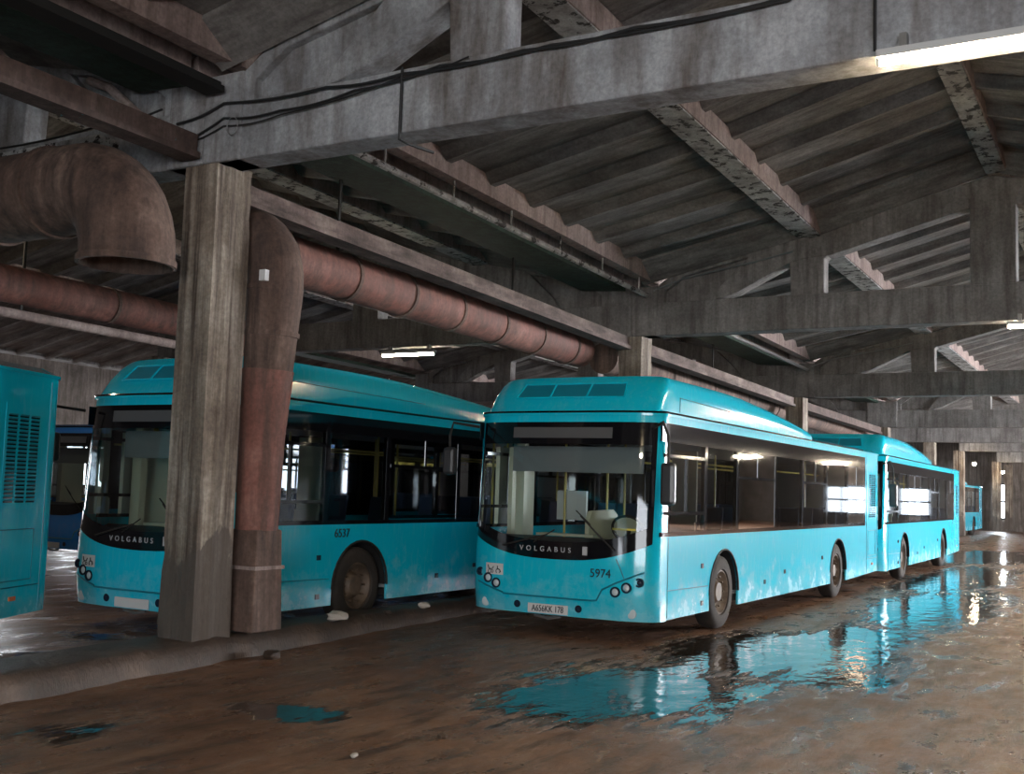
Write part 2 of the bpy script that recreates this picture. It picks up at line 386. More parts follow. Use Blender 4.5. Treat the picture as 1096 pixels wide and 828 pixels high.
col_lab = ['rough concrete column in the foreground standing on the muddy kerb beside the rusty pipe',
 'concrete column rising behind the roof of the front teal bus numbered 5974',
 'concrete column behind the rear end of the front teal bus',
 'concrete column behind the roof of the second teal bus in the right row',
 'concrete column hidden just behind the tail of the second teal bus',
 'slim dark column directly right of the tail of the second teal bus',
 'distant column beside the bright gap in the end wall',
 'last distant column of the right-hand row before the end wall']
for i, y in enumerate(YS[1:]):
    top = 4.86+dz(y)
    base = .2
    me = rough_column(-.225,.225,-.24,.24,0,top-base,i+3, .03 if i<2 else .012)
    o = bpy.data.objects.new('concrete_column', me); COL.objects.link(o); me.materials.append(M['column'])
    o.location = (-1.975, y+.25, base)
    tag(o, col_lab[i], 'column', 'columns along the kerb')
for i, y in enumerate(YS[2:6]):
    me = rough_column(-.225,.225,-.24,.24,0,4.86+dz(y),i+23,.012)
    o = bpy.data.objects.new('concrete_column', me); COL.objects.link(o); me.materials.append(M['column'])
    o.location = (-1.975-BAY, y+.25, 0)
    tag(o, ['concrete column of the far left row seen behind the left teal bus, nearest one','second concrete column of the far left row behind the left teal bus',
            'third concrete column of the far left row, mostly behind the buses','fourth concrete column of the far left row, behind the front bus'][i], 'column', 'columns of the far left row')

# trusses -----------------------------------------------------------
def mirror(poly): return [(BAY-x, z) for x,z in poly][::-1]
def truss(mname, name='roof_truss'):
    m = M[mname]; r = empty(name)
    # local: x from row line, y 0..0.35
    MB().box(.02,BAY-.02,0,.36,4.83,5.42).build('bottom_chord', m, r, bevel=.02)
    top = [(.45,5.40),(.45,5.71),(.95,6.04),(2.3,6.32),(3.25,6.42),(4.1,6.66),(6.05,7.12),(6.05,6.72),(3.55,6.05),(3.1,6.02),(2.85,5.96),(1.95,5.52),(1.5,5.40),(1.62,5.62),(2.15,6.12),(1.0,5.88),(.62,5.62),(.62,5.40)]
    endp = [(.5,5.35),(1.6,5.35),(2.2,6.2),(1.0,5.95),(.5,5.6)]
    post = [(2.9,5.4),(3.45,5.4),(3.45,6.0),(3.58,6.12),(2.75,6.12),(2.87,5.95)]
    for f in (lambda p: p, mirror):
        MB().prism_y(f(top), .02,.34).build('top_chord', m, r, bevel=.015)
        MB().prism_y(f(endp), .12,.24).build('end_panel', m, r)
        MB().prism_y(f(post), .03,.33).build('web_post', m, r, bevel=.02)
        MB().prism_y(f([(.0,4.83),(.5,4.83),(.5,5.72),(.0,5.72)]), -.02,.38).build('end_block', m, r, bevel=.02)
    MB().prism_y([(5.72,5.4),(6.38,5.4),(6.38,6.72),(6.55,6.98),(6.05,7.12),(5.55,6.98),(5.72,6.72)], .0,.36).build('king_post', m, r, bevel=.02)
    return r
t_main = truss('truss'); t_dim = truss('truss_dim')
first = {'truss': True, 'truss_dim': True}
def place_truss(kind, k, y, label, group):
    src = t_main if kind=='truss' else t_dim
    o = src if first[kind] else copy_tree(src); first[kind] = False
    o.location = (XC+BAY*k, y, dz(y)); tag(o, label, 'roof truss', group)
GM, GL = 'trusses over the main aisle', 'trusses over the left aisle'
place_truss('truss', 0, YS[1], 'big pale grey concrete roof truss crossing the top of the picture above the foreground column', GM)
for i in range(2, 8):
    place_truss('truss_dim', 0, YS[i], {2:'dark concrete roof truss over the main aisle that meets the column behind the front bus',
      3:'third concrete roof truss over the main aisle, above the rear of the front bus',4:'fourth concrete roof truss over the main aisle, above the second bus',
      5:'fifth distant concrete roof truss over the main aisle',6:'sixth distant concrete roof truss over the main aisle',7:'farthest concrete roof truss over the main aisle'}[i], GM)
place_truss('truss', -1, YS[1], 'concrete roof truss left of the foreground column, above the rusty elbow duct', GL)
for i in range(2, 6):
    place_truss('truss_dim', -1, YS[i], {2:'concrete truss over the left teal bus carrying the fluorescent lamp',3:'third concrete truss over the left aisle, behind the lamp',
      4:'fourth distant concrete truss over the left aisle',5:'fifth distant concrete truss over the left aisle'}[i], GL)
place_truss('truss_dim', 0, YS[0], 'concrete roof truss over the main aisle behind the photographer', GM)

# longitudinal tie beams on the column heads, kerb, pipes, cables
def along(y0, y1, step=1.0):
    n = max(1,int((y1-y0)/step)); return [y0+(y1-y0)*i/n for i in range(n+1)]
def long_beam(name, m, x0,x1,z0,z1,y0,y1, label, cat, group=None):
    mb = MB(); brk = [y0]+[y for y in YS if y0<y<y1]+[y1]
    for a,b in zip(brk,brk[1:]): hexseg(mb, x0,(z0,z1),x1,(z0,z1),a,b,dz(a),dz(b))
    # lower flange
    for a,b in zip(brk,brk[1:]): hexseg(mb, x0-.05,(z0-.03,z0+.03),x1+.05,(z0-.03,z0+.03),a,b,dz(a),dz(b))
    return tag(mb.build(name, m), label, cat, group)
long_beam('tie_beam', M['beam'], -2.13,-1.97,4.90,5.12,-8.5,-4.12,'reddish brown steel beam with flaking turquoise paint running from top left to the foreground column','beam','tie beams on the column heads')
long_beam('tie_beam', M['beam_pale'], -2.15,-1.97,4.62,4.82,-3.5,6.42,'pale flaking beam running from the foreground column towards the column behind the front bus','beam','tie beams on the column heads')
long_beam('tie_beam', M['beam_pale'], -2.15,-1.97,4.62,4.82,7.0,16.9,'pale flaking beam above the roof of the front bus between second and third columns','beam','tie beams on the column heads')
long_beam('tie_beam', M['beam'], -2.15,-1.97,4.62,4.82,17.5,27.4,'brown beam above the second teal bus beyond the third column','beam','tie beams on the column heads')
long_beam('gutter_beam', M['under'], -1.80,-1.66,5.52,5.60,-8.0,-4.15,'dark gutter beam edge at the top left, above the foreground column','beam')
mb = MB().tube([(-1.62,y,5.54+dz(y)) for y in along(-3.65,6.35)], .045, 8)
for y in along(-3,6,1.5): mb.box(-1.63,-1.61,y-.012,y+.012,5.58+dz(y),5.9+dz(y))
tag(mb.build('conduit_pipe', M['peel'], smooth=True), 'long pale pipe under the roof valley, running from the near truss to the second column', 'pipe')
mb = MB().tube([(-1.62,y,5.54+dz(y)) for y in along(6.9,16.9)], .045, 8)
tag(mb.build('conduit_pipe', M['steel'], smooth=True), 'pipe under the roof valley beyond the second column', 'pipe')

# kerb
def kf(y):
    P = [(-7.0,-1.33),(-4,-1.60),(0,-1.98),(2.5,-2.08),(5,-1.62),(70,-1.60)]
    for (a,u),(b,v) in zip(P,P[1:]):
        if y <= b: return u+(v-u)*(y-a)/(b-a)
    return P[-1][1]
rnd = random.Random(5); kb = MB(); ysk = along(-7.0,10,.25)+along(11,44.9,2.0); prev=None
for y in ysk:
    j = rnd.uniform(-.04,.04); zt = .215+rnd.uniform(-.02,.012); bx = -2.27 if y>-3.3 else kf(y)-.68
    row = [(kf(y)+.05+j,y,-.02),(kf(y)+.02+j,y,.12),(kf(y)-.05+j*.5,y,zt-.015),(kf(y)-.12,y,zt),(bx,y,.21),(bx-.02,y,-.02)]
    kb.v += row
n = 6
for i in range(len(ysk)-1):
    for k in range(n): kb.f.append((i*n+k,(i+1)*n+k,(i+1)*n+(k+1)%n,i*n+(k+1)%n))
kb.f.append(tuple(range(n))); kb.f.append(tuple((len(ysk)-1)*n+k for k in range(n)))
tag(kb.build('kerb', M['kerb'], smooth=True, angle=50), 'low muddy concrete kerb along the foot of the columns', 'kerb')

# lumps of rubble and litter
def lump(name, x,y,z,s,seed,m,label,cat='rubble',flat=.45,group='lumps of rubble on the floor'):
    r = random.Random(seed); bm = bmesh.new(); bmesh.ops.create_icosphere(bm, subdivisions=2, radius=1)
    for v in bm.verts:
        k = r.uniform(.75,1.2); v.co = Vector((v.co.x*s*k, v.co.y*s*.7*k, v.co.z*s*flat*k))
    me = bpy.data.meshes.new(name); bm.to_mesh(me); bm.free(); me.materials.append(m)
    o = bpy.data.objects.new(name, me); COL.objects.link(o); o.location=(x,y,z+s*flat*.7); o.rotation_euler=(0,0,r.uniform(0,3)); return tag(o,label,cat,group)
lump('rubble_lump',-1.83,-1.75,.21,.13,1,M['rubble'],'pale lump of plaster on the kerb below the left bus wheel')
lump('rubble_lump',-1.88,.05,.21,.09,2,M['rubble'],'small pale lump on the kerb left of the front bus')
lump('rubble_lump',-1.75,-.9,.21,.07,8,M['kerb'],'small dark lump on the kerb between the two teal buses')
lump('rubble_lump',-1.38,-3.3,.0,.12,3,M['kerb'],'dark muddy lump lying against the kerb by the rusty pipe')
lump('rubble_lump',1.75,-6.0,.0,.035,4,M['rubble'],'small pale crumb on the mud at the bottom left of centre')
lump('rubble_lump',3.0,-6.1,.0,.03,5,M['rubble'],'tiny pale crumb on the mud at the bottom centre')
lump('rubble_lump',1.9,-5.2,.0,.05,6,M['kerb'],'dark clod of mud in the foreground')

# ducts -----------------------------------------------------------
def bend(c, r0, a0, a1, plane, n=10):  # arc centre c radius r0 in the plane xz or yz
    out=[]
    for i in range(n+1):
        a=a0+(a1-a0)*i/n; u=r0*math.cos(a); w=r0*math.sin(a)
        out.append((c[0]+u,c[1],c[2]+w) if plane=='xz' else (c[0],c[1]+u,c[2]+w))
    return out
# big elbow duct, open downwards
R0=.44
DY=-4.74
pts=[(-9.5,DY,4.56),(-3.0,DY,4.56)]+bend((-2.84,DY,3.88),.68,PI/2,0,'xz',8)[1:]+[(-2.16,DY,3.74)]
d = empty('ventilation_duct',(-9.5,DY,4.56)); 
def rel(pts,o): return [tuple(Vector(p)-Vector(o.location)) for p in pts]
mb=MB().tube(rel(pts,d), R0, 32, cap=False); ob=mb.build('duct_pipe', M['rust'], d, smooth=True, angle=60)
sm=ob.modifiers.new('solid','SOLIDIFY'); sm.thickness=.02
for x in (-8,-6.6,-5.2,-4.1,-3.25):
    mb=MB().tube(rel([(x-.035,DY,4.56),(x+.035,DY,4.56)],d), R0+.025, 32); mb.build('flange_ring', M['rust'], d)
mb=MB().tube(rel([(-2.16,DY,3.80),(-2.16,DY,3.74)],d), R0+.02, 32, cap=False); ob=mb.build('flange_ring', M['rust'], d); sm=ob.modifiers.new('solid','SOLIDIFY'); sm.thickness=.03
for x in (-7.4,-4.7): MB().box(x-.015-d.location.x,x+.015-d.location.x,-.015,.015,.4,1.5).build('hanger_rod', M['steel'], d)
tag(d,'big brown rusty duct at the upper left whose elbow opens downwards beside the foreground column','duct')
# leaning downpipe next to the column
o0=(-1.80,-3.18,.236)
d = empty('ventilation_duct',o0)
pts=[(-1.80,-3.18,.62),(-1.78,-3.18,2.2),(-1.70,-3.18,3.75)]+[(-1.70-.42+.42*math.cos(a),-3.18,3.8+.55*math.sin(a)) for a in [PI/16*i for i in range(1,9)]]+[(-2.6,-3.18,4.36)]
rs=[.20,.225,.29]+[.29]*8+[.29]
# square lower section then round pipe
mb=MB().tube(rel(pts[:3]+pts[3:],d), rs, 24); ob=mb.build('duct_pipe', M['rust'], d, smooth=True, angle=60)
mb=MB().tube(rel([(-1.791,-3.18,1.25),(-1.78,-3.18,2.2),(-1.744,-3.18,2.9)],d), [.219,.234,.264], 24); mb.build('painted_section', M['redpipe'], d, smooth=True)['label']='red oxide painted stretch'
mb=MB().hexa([(-.26,-.24,0),(.24,-.24,0),(.24,.2,0),(-.26,.2,0),(-.19,-.2,1.02),(.2,-.2,1.02),(.2,.18,1.02),(-.19,.18,1.02)]); mb.build('boot', M['rust'], d, bevel=.02)
mb=MB().box(-.235,.235,-.235,.2,.62,.655); mb.build('boot_band', M['rib'], d)
for z in (3.25,3.72): MB().tube(rel([(-1.72,-3.18,z),(-1.718,-3.18,z+.05)],d), .305 if z>3.5 else .285, 24).build('flange_ring', M['rust'], d)
MB().box(.16,.24,-.32,-.26,3.55,3.66).build('patch', M['white'], d)['label']='small pale patch'
tag(d,'leaning rusty red downpipe standing on the kerb just right of the foreground column','pipe')
# long red duct
def long_duct(x,z,r,y0,y1,m,label,step=1.25,cat='duct',rings=True):
    d = empty('ventilation_duct',(x,y0,z)); brk=along(y0,y1,2.0)
    MB().tube(rel([(x,y,z+dz(y)*.6) for y in brk],d), r, 24).build('duct_pipe', m, d, smooth=True, angle=60)
    y=y0+.4
    while rings and y<min(y1,20):
        MB().tube(rel([(x,y-.03,z+dz(y)*.6),(x,y+.03,z+dz(y)*.6)],d), r+.018, 24).build('flange_ring', M['rust'], d); y+=step
    for y in (y0+1.5,y0+6): 
        if y<y1: MB().box(-.012,.012,y-y0-.02,y-y0+.02,r-.05,1.35 if rings else .135).build('hanger_rod', M['rubberblack'], d)
    return tag(d,label,cat,'long overhead ducts')
long_duct(-2.85,4.45,.30,-2.3,6.2,M['redpipe'],'long red duct under the roof running from the foreground column to the second column')
long_duct(-2.85,4.45,.30,7.2,30,M['rust'],'brown duct continuing behind the front bus beyond the second column',2.5)
long_duct(-7.6,4.38,.26,-3.4,3.4,M['redpipe'],'red duct at the far left running behind the foreground column',2.6)
long_duct(-7.6,3.98,.07,-3.4,3.4,M['rib'],'thin yellowish brown pipe hung under the far left red duct',2.6,'pipe',False)

# hanging cables on the near truss
def cable(pts, r, label, m='cable'):
    P=[]
    for (a,b) in zip(pts,pts[1:]):
        for i in range(6):
            t=i/6; P.append(tuple(a[k]+(b[k]-a[k])*t - (.03*math.sin(PI*t) if k==2 else 0) for k in range(3)))
    P.append(pts[-1]); return tag(MB().tube(P,r,6).build('cable',M[m],smooth=True),label,'cable','cables strung along the near truss')
yc=-4.10
cable([(-2.3,yc,5.33),(-1.66,yc,5.45),(-.36,yc,5.41),(.49,yc,5.40),(1.74,yc,5.40),(2.75,yc,5.41),(4.02,yc,5.42),(5.5,yc,5.5),(8,yc,5.44)],.014,'upper black cable along the near truss')
cable([(-2.3,yc,5.12),(-1.65,yc,5.30),(-.92,yc,5.27),(-.03,yc,5.33),(.9,yc,5.41),(2.0,yc,5.40),(4.0,yc,5.40)],.012,'lower black cable sagging along the near truss')
cable([(-2.3,yc,5.10),(-1.65,yc,5.22),(-.9,yc,5.23),(.49,yc,5.37),(1.2,yc,5.44)],.008,'thin grey cable below the others on the near truss')
mb=MB().tube([(-1.52+.07*math.cos(a),yc-.01,5.2+.09*math.sin(a)) for a in [2*PI*i/20 for i in range(21)]],.006,6,cap=False)
tag(mb.build('wire_ring',M['steel'],smooth=True),'small pale wire ring hanging on the near truss by the column','wire')
mb=MB().tube([(.5,yc,5.46),(.5,yc,4.80),(.52,yc+.1,4.79),(.58,yc+.42,4.79)],.014,6)
tag(mb.build('cable_strap',M['cable']),'dark vertical strap hooked under the near truss chord','strap')
mb=MB().tube([(4.6,yc,5.7),(4.6,yc,4.9)],.012,6)
tag(mb.build('lamp_cable',M['cable']),'thin cable dropping to the near fluorescent lamp','cable')
for k,y in enumerate((6.37,16.87)):
    d=dz(y); P=[(-1.5,y,5.62+d),(-.98,y,5.80+d),(.4,y,6.02+d),(1.0,y,6.14+d)]
    tag(MB().tube(P,.014,6).build('cable',M['steel']),['cable following the upper edge of the second truss','cable following the upper edge of the third truss'][k],'cable','cables on the truss tops')
# upper left clutter: teal painted steel beam and strut
tag(MB().hexa([(-6.2,-3.55,6.98),(-3.1,-3.55,6.02),(-3.1,-3.35,6.02),(-6.2,-3.35,6.98),(-6.2,-3.55,7.16),(-3.1,-3.55,6.22),(-3.1,-3.35,6.22),(-6.2,-3.35,7.16)]).build('steel_beam',M['cyanbeam']),'short teal painted steel beam in the top left corner','beam')
tag(MB().tube([(-3.62,-4.14,5.98),(-3.3,-4.14,5.85),(-2.85,-4.12,5.50)],.05,8).build('steel_strut',M['rib'],smooth=True),'bent brown strut at the top left above the truss','strut')
tag(MB().box(-7.5,-3.2,-4.32,-4.10,5.16,5.28).box(-7.5,-3.2,-4.12,-4.06,5.2,5.24).build('cable_tray',M['peel']),'pale cable tray along the left truss above the rusty duct','cable tray')
cable([(-7.5,-4.34,5.34),(-5,-4.34,5.33),(-3.1,-4.34,5.36),(-2.3,-4.3,5.42)],.012,'black cable above the pale tray at the upper left')

# lamps -----------------------------------------------------------
def lamp(x,y,z,L,m,label,group='fluorescent lamps on the trusses',hang=0):
    r=empty('fluorescent_lamp',(x,y,z)); MB().box(0,L,-.05,.05,.03,.09).build('lamp_body',M['housing'],r,bevel=.01)
    MB().tube([(0.02,0,0),(L-.02,0,0)],.02,10).build('lamp_tube',M[m],r,smooth=True)
    if hang:
        for e in (.15,L-.17): MB().box(e,e+.02,-.01,.01,.09,.09+hang).build('hanging_rod',M['steel'],r)
    else:
        for e in (.15,L-.2): MB().box(e,e+.05,.0,.085,.085,.2).build('bracket',M['steel'],r)
    for e in (0,L-.02): MB().box(e,e+.02,-.02,.02,-.02,.04).build('end_cap',M['housing'],r)
    return tag(r,label,'lamp',group)
lamp(4.62,-4.13,4.79,1.5,'tube','bright fluorescent lamp on the near truss at the top right')
lamp(4.3,6.37,4.83+dz(6.45)-.12,1.5,'tube','glaring fluorescent lamp on the second truss at the right edge')
lamp(4.3,16.87,4.71+dz(16.95),1.5,'tube','fluorescent lamp on the third truss, outside the right edge')
lamp(4.3,27.37,4.71+dz(27.45),1.5,'tube','fluorescent lamp on the fourth truss, far down the main aisle')
lamp(4.3,-14.63,4.71+dz(-14.55),1.5,'tube','added unseen fluorescent lamp on the truss behind the photographer')  # unseen lamp, added to light the bus fronts
lamp(-7.45,6.37,4.36,1.3,'tube_left','fluorescent lamp glowing above the roof of the left teal bus')
lamp(-8.6,-3.60,4.79,1.3,'tube_left','added unseen fluorescent lamp on the back of the left truss, above the far-left bus')  # out-of-view lamp, added to brighten the floor at far left
lamp(17.2,53.8,4.1,1.5,'tube_left','hanging fluorescent lamp in the right aisle near the end wall','hanging lamps in the right aisle',2.2)
lamp(19.8,52.0,4.1,1.5,'tube_left','hanging fluorescent lamp in the right aisle nearest the right wall','hanging lamps in the right aisle',1.4)
lamp(14.6,64.5,4.1,1.5,'tube_left','hanging fluorescent lamp in the right aisle above the glazed gate','hanging lamps in the right aisle',2.2)
lamp(-7.45,16.87,4.22,1.3,'tube_left','fluorescent lamp far behind the left teal bus')
def bulb_lamp(x,y,z,label):
    r=empty('wall_lamp',(x,y,z)); MB().tube([(0,0,0),(0,.5,.15)],.02,6).build('lamp_arm',M['steel'],r)
    bm=MB().lathe([(.001,-.08),(.065,-.055),(.085,0),(.065,.055),(.001,.08)],(0,0,0),'z',12); bm.build('lamp_globe',M['bulb'],r,smooth=True); return tag(r,label,'lamp','small distant lamps')
bulb_lamp(-1.2,43.7,3.55,'small warm lamp on the slim column past the second bus')
bulb_lamp(-1.55,57.6,3.55,'brighter warm lamp beside the bright gap in the end wall')
bulb_lamp(-.4,63.4,3.5,'warm lamp right of the bright gap in the end wall')

# daylight: glazed gates in the end wall and a window band in the right wall
def glazed(name,x0,x1,z0,z1,nx,y=YEND-.06,m='day'):
    r=MB(); 
    for i in range(nx+1):
        x=x0+(x1-x0)*i/nx; r.box(x-.06,x+.06,y-.05,y,z0,z1)
    for z in (z0,(z0+z1)/2,z1): r.box(x0,x1,y-.05,y,z-.06,z+.06)
    o=r.build(name,M['rubberblack']); tag(o,kind='structure')
    MB().box(x0,x1,y+.005,y+.03,z0,z1).build('pane',M[m],o)
glazed('window_1',7.2,9.0,.8,2.6,2); glazed('window_2',11.2,16.2,.8,2.6,5)
glazed('window_3',6.5,21.0,.3,5.2,8,y=-24.15,m='day_near')  # unseen glowing opening behind the camera, placed and sized to light bus fronts
glazed('window_4',-3.05,-2.35,.8,3.0,1,m='day_gap')
i=5
for y in range(16, 46, 6):
    o=MB().box(22.18,22.26,y+3.3,y+3.4,1,4.6).box(22.18,22.26,y+.7,y+6,2.75,2.85).build('window_%d'%i,M['rubberblack']); tag(o,kind='structure')
    MB().box(22.3,22.33,y+.7,y+6,1,4.6).build('pane',M['day_side'],o); i+=1

for y in range(2, 50, 7):
    o=MB().box(-38.36,-38.28,y+2.45,y+2.55,1.2,3.6).box(-38.36,-38.28,y,y+5,2.35,2.45).build('window_%d'%i,M['rubberblack']); tag(o,kind='structure')
    MB().box(-38.48,-38.45,y,y+5,1.2,3.6).build('pane',M['day_near'],o); i+=1

# ------------------------------------------------------------------ the bus
W=1.26; LEN=12.0
def arcpt(t):   # t in -1..1 : front outline (superellipse)
    n=3.6; a=t*PI/2
    x=W*math.copysign(abs(math.sin(a))**(2/n),a); y=.46-.46*abs(math.cos(a))**(2/n)
    return x,y
FR=[arcpt(math.copysign(abs(u)**1.0,u)) for u in [i/24 for i in range(-24,25)]]
def yshift(z): # windscreen leans back; skirt tucks in
    if z>.95: return .13*(z-.95)/1.7
    if z<.55: return .05*(.55-z)/.28
    return 0
def yfront(x,z):
    xa=min(abs(x)/W,.9999); n=3.6
    s_=xa**(n/2); c=math.sqrt(max(0,1-s_*s_)); return .46-.46*c**(2/n)+yshift(z)
def zws(x): return .93+.24*(abs(x)/1.2)**2.6      # lower edge of black windscreen surround
def front_grid(mb, zfun_lo, zfun_hi, nz, xlim=(-9,9), off=0, ymin=-1):
    pts=[p for p in FR if xlim[0]<=p[0]<=xlim[1]]
    rows=[]
    for x,y in pts:
        lo,hi=zfun_lo(x),zfun_hi(x); col_=[]
        for j in range(nz+1):
            z=lo+(hi-lo)*j/nz
            fade=max(0,1-y/.46)  # no shift where the arc meets the flat side
            col_.append((x*(1+off/W), y+yshift(z)*min(1,fade*1.6)-off, z))
        rows.append(col_)
    vs=[v for c in rows for v in c]; n=nz+1; fs=[]
    for i in range(len(rows)-1):
        for j in range(nz): fs.append((i*n+j,(i+1)*n+j,(i+1)*n+j+1,i*n+j+1))
    mb.add(vs,fs)
ZB,ZW,ZT,ZG,ZR=.27,1.25,2.58,2.66,2.76
WY=[2.46,8.52]; AR=.57
def side_poly(y0,y1,zt):
    p=[(y0,ZB+.01)]
    for wy in WY:
        p.append((wy-AR,ZB+.01)); p.append((wy-AR,.45))
        for i in range(17):
            a=PI-PI*i/16; p.append((wy+AR*math.cos(a),.47+AR*math.sin(a)))
        p.append((wy+AR,.45)); p.append((wy+AR,ZB+.01))
    p+= [(y1,ZB+.06),(y1,zt),(y0,zt)]
    return p
def make_bus():
    r=empty('city_bus')
    T=M['teal']
    # --- body shell
    mb=MB()
    front_grid(mb, lambda x:ZB, lambda x:(zws(x) if abs(x)<1.2 else ZW), 8)
    front_grid(mb, lambda x:(zws(x) if abs(x)<1.2 else ZW), lambda x:ZT, 4, (1.185,9)); front_grid(mb, lambda x:(zws(x) if abs(x)<1.2 else ZW), lambda x:ZT, 4, (-9,-1.185))
    front_grid(mb, lambda x:ZT, lambda x:ZG, 1)
    for s_ in (-1,1):
        x=s_*W
        poly=side_poly(.46,11.7,ZW); n=len(poly)
        mb.add([(x,y,z) for y,z in poly]+[(x-s_*.03,y,z) for y,z in poly],[tuple(range(n)),tuple(range(2*n-1,n-1,-1))]+[(i,(i+1)%n,(i+1)%n+n,i+n) for i in range(n)])
        mb.box(min(x,x-s_*.03),max(x,x-s_*.03),.46,11.7,ZT,ZG)
        mb.box(min(x,x-s_*.03),max(x,x-s_*.03),10.55,11.7,ZW,ZT)
    # rear corners and rear face
    rear=[(W,11.7)]+[(W-.3+.3*math.cos(a),11.7+.3*math.sin(a)) for a in [PI/2*i/8 for i in range(1,9)]]
    rear=rear+[(-x,y) for x,y in rear[::-1]]
    for z0,z1 in ((.33,ZG),):
        vs=[(x,y,z0) for x,y in rear]+[(x,y,z1) for x,y in rear]; n=len(rear)
        mb.add(vs,[(i,i+1,i+1+n,i+n) for i in range(n-1)])
    # raised gutter lip around + roof cap
    per=FR+[(W,y) for y in (2,4,6,8,10,11.7)]+rear[1:-1]+[(-W,y) for y in (11.7,10,8,6,4,2)]
    def ring(z,off): 
        out=[]
        for x,y in per:
            cx=max(-1.0,min(1.0,x)); cy=max(.5,min(11.6,y)); dx,dy=x-cx,y-cy; L=math.hypot(dx,dy) or 1
            ysh=yshift(min(z,2.66))*min(1,max(0,1-y/.46)*1.6) if y<.46 else 0
            out.append((x+dx/L*off,y+dy/L*off+ysh,z))
        return out
    rings=[ring(ZG,0),ring(ZG,.022),ring(ZG+.03,.022),ring(ZG+.035,-.01),ring(ZR,-.14)]
    n=len(per); vs=[v for q in rings for v in q]; fs=[]
    for j in range(len(rings)-1):
        for i in range(n): fs.append((j*n+i,j*n+(i+1)%n,(j+1)*n+(i+1)%n,(j+1)*n+i))
    fs.append(tuple((len(rings)-1)*n+i for i in range(n))); mb.add(vs,fs)
    mb.build('body',T,r,smooth=True,angle=40)
    # dark joint line under the pod
    mb=MB(); P=[(x*1.004,y+yshift(ZG)*min(1,max(0,1-y/.46)*1.6)-.012,ZG+.045) for x,y in FR]; P=[(W-.0,10.4,ZG+.045)]+[p for p in P[::-1]]+[(-W,10.4,ZG+.045)]
    mb.tube(P,.013,6); mb.build('roof_seam',M['black'],r)
    # --- roof pod (gas cylinder cover)
    def zpod(y):
        P=[(0,3.17),(2.6,3.17),(3.6,3.14),(4.8,3.06),(6,2.96),(7.05,2.85),(8,2.8)]
        for (a,u),(b,v) in zip(P,P[1:]):
            if y<=b: return u+(v-u)*(y-a)/(b-a)
        return 2.8
    W2=1.17; half=[]
    for i in range(0,15):
        a=PI/2*i/14; n_=3.0; half.append((W2*math.sin(a)**(2/n_), .30-.26*math.cos(a)**(2/n_)))
    half+= [(W2,y) for y in (.6,1,1.6,2.2,2.8,3.4,4,4.6,5.2,5.8,6.4,6.9,7.05)]
    levels=[(0,0),(.45,0),(.80,.012),(.95,.045),(1,.12)]
    mbp=MB(); grid=[]
    for s_ in (1,-1):
        cols=[]
        for x,y in half:
            zt=zpod(y); c=[]
            fr=max(0,1-(y-.04)/.30) if y<.34 else 0
            for t,ins in levels:
                z=2.69+(zt-2.69)*t; back=.42*(t**1.3)
                # lean only where it belongs to the front; blend over the first metre
                yy=y+.10+back*max(0,1-max(0,y-.3)/1.2)
                xx=max(0,x-ins*(x/W2)) if x<W2 else x-ins
                c.append((s_*xx,yy if y<7 else y-.02*0 - (0.0),z))
            cols.append(c)
        n=len(levels); vs=[v for c in cols for v in c]
        mbp.add(vs,[(i*n+j,(i+1)*n+j,(i+1)*n+j+1,i*n+j+1) for i in range(len(cols)-1) for j in range(n-1)]); grid.append(cols)
    # top and end
    A,B=grid; m_=len(A)
    vs=[c[-1] for c in A]+[c[-1] for c in B]; mbp.add(vs,[(i,i+1,i+1+m_,i+m_) for i in range(m_-1)])
    a,b=A[-1],B[-1]; vs=list(a)+list(b); n=len(levels); mbp.add(vs,[(j,j+1,j+1+n,j+n) for j in range(n-1)])
    pod=mbp.build('roof_pod',T,r,smooth=True,angle=50)
    # pod front recess with three slots, set on the leaning front
    def podf(x,t):
        xa=min(abs(x)/W2,.999); n_=3.0; s_=xa**(n_/2); c=math.sqrt(1-s_*s_); y=.30-.26*c**(2/n_)
        return (x,y+.10+.42*t**1.3,2.69+.48*t)
    rec=MB(); xs=[-.70+1.40*i/14 for i in range(15)]
    lo=[podf(x*1.06,.42) for x in xs]; hi=[podf(x,.80) for x in xs]
    vs=[(p[0],p[1]-.012,p[2]) for p in lo]+[(p[0],p[1]-.012,p[2]) for p in hi]
    rec.add(vs,[(i,i+1,i+16,i+15) for i in range(14)]); g_=rec.build('pod_grille',M['tealdark'],pod)
    rim=MB(); P=[(p[0],p[1]-.016,p[2]) for p in lo]+[(p[0],p[1]-.016,p[2]) for p in hi[::-1]]; P.append(P[0]); rim.tube(P,.012,6,cap=False)
    for x in (-.25,.25): 
        a_,b_=podf(x,.42),podf(x,.8); rim.tube([(a_[0],a_[1]-.02,a_[2]),(b_[0],b_[1]-.02,b_[2])],.014,6)
    rim.build('grille_rim',T,pod,smooth=True)
    for s_ in (1,-1): MB().tube([(s_*(W2+.002),1.0,2.75),(s_*(W2+.002),1.0,2.93),(s_*(W2+.002),3.9,2.88)],.006,5).build('hatch_seam',M['tealdark'],pod)
    # --- windscreen
    ws=MB(); front_grid(ws, lambda x:zws(x)+.20, lambda x:2.32, 8, (-1.2,1.2), -.006); w=ws.build('windscreen',M['glass_front'],r,smooth=True)
    bl=MB(); front_grid(bl, zws, lambda x:zws(x)+.21, 3, (-1.2,1.2), .002); lb=bl.build('lower_black_panel',M['black'],r,smooth=True)
    tb=MB(); front_grid(tb, lambda x:2.31, lambda x:ZT, 3, (-1.2,1.2), .002); ub=tb.build('upper_black_panel',M['black'],r,smooth=True)
    sg=MB(); front_grid(sg, lambda x:2.385, lambda x:2.515, 1, (-.68,.68), .008); sg.build('destination_display',M['sign'],r,smooth=True)
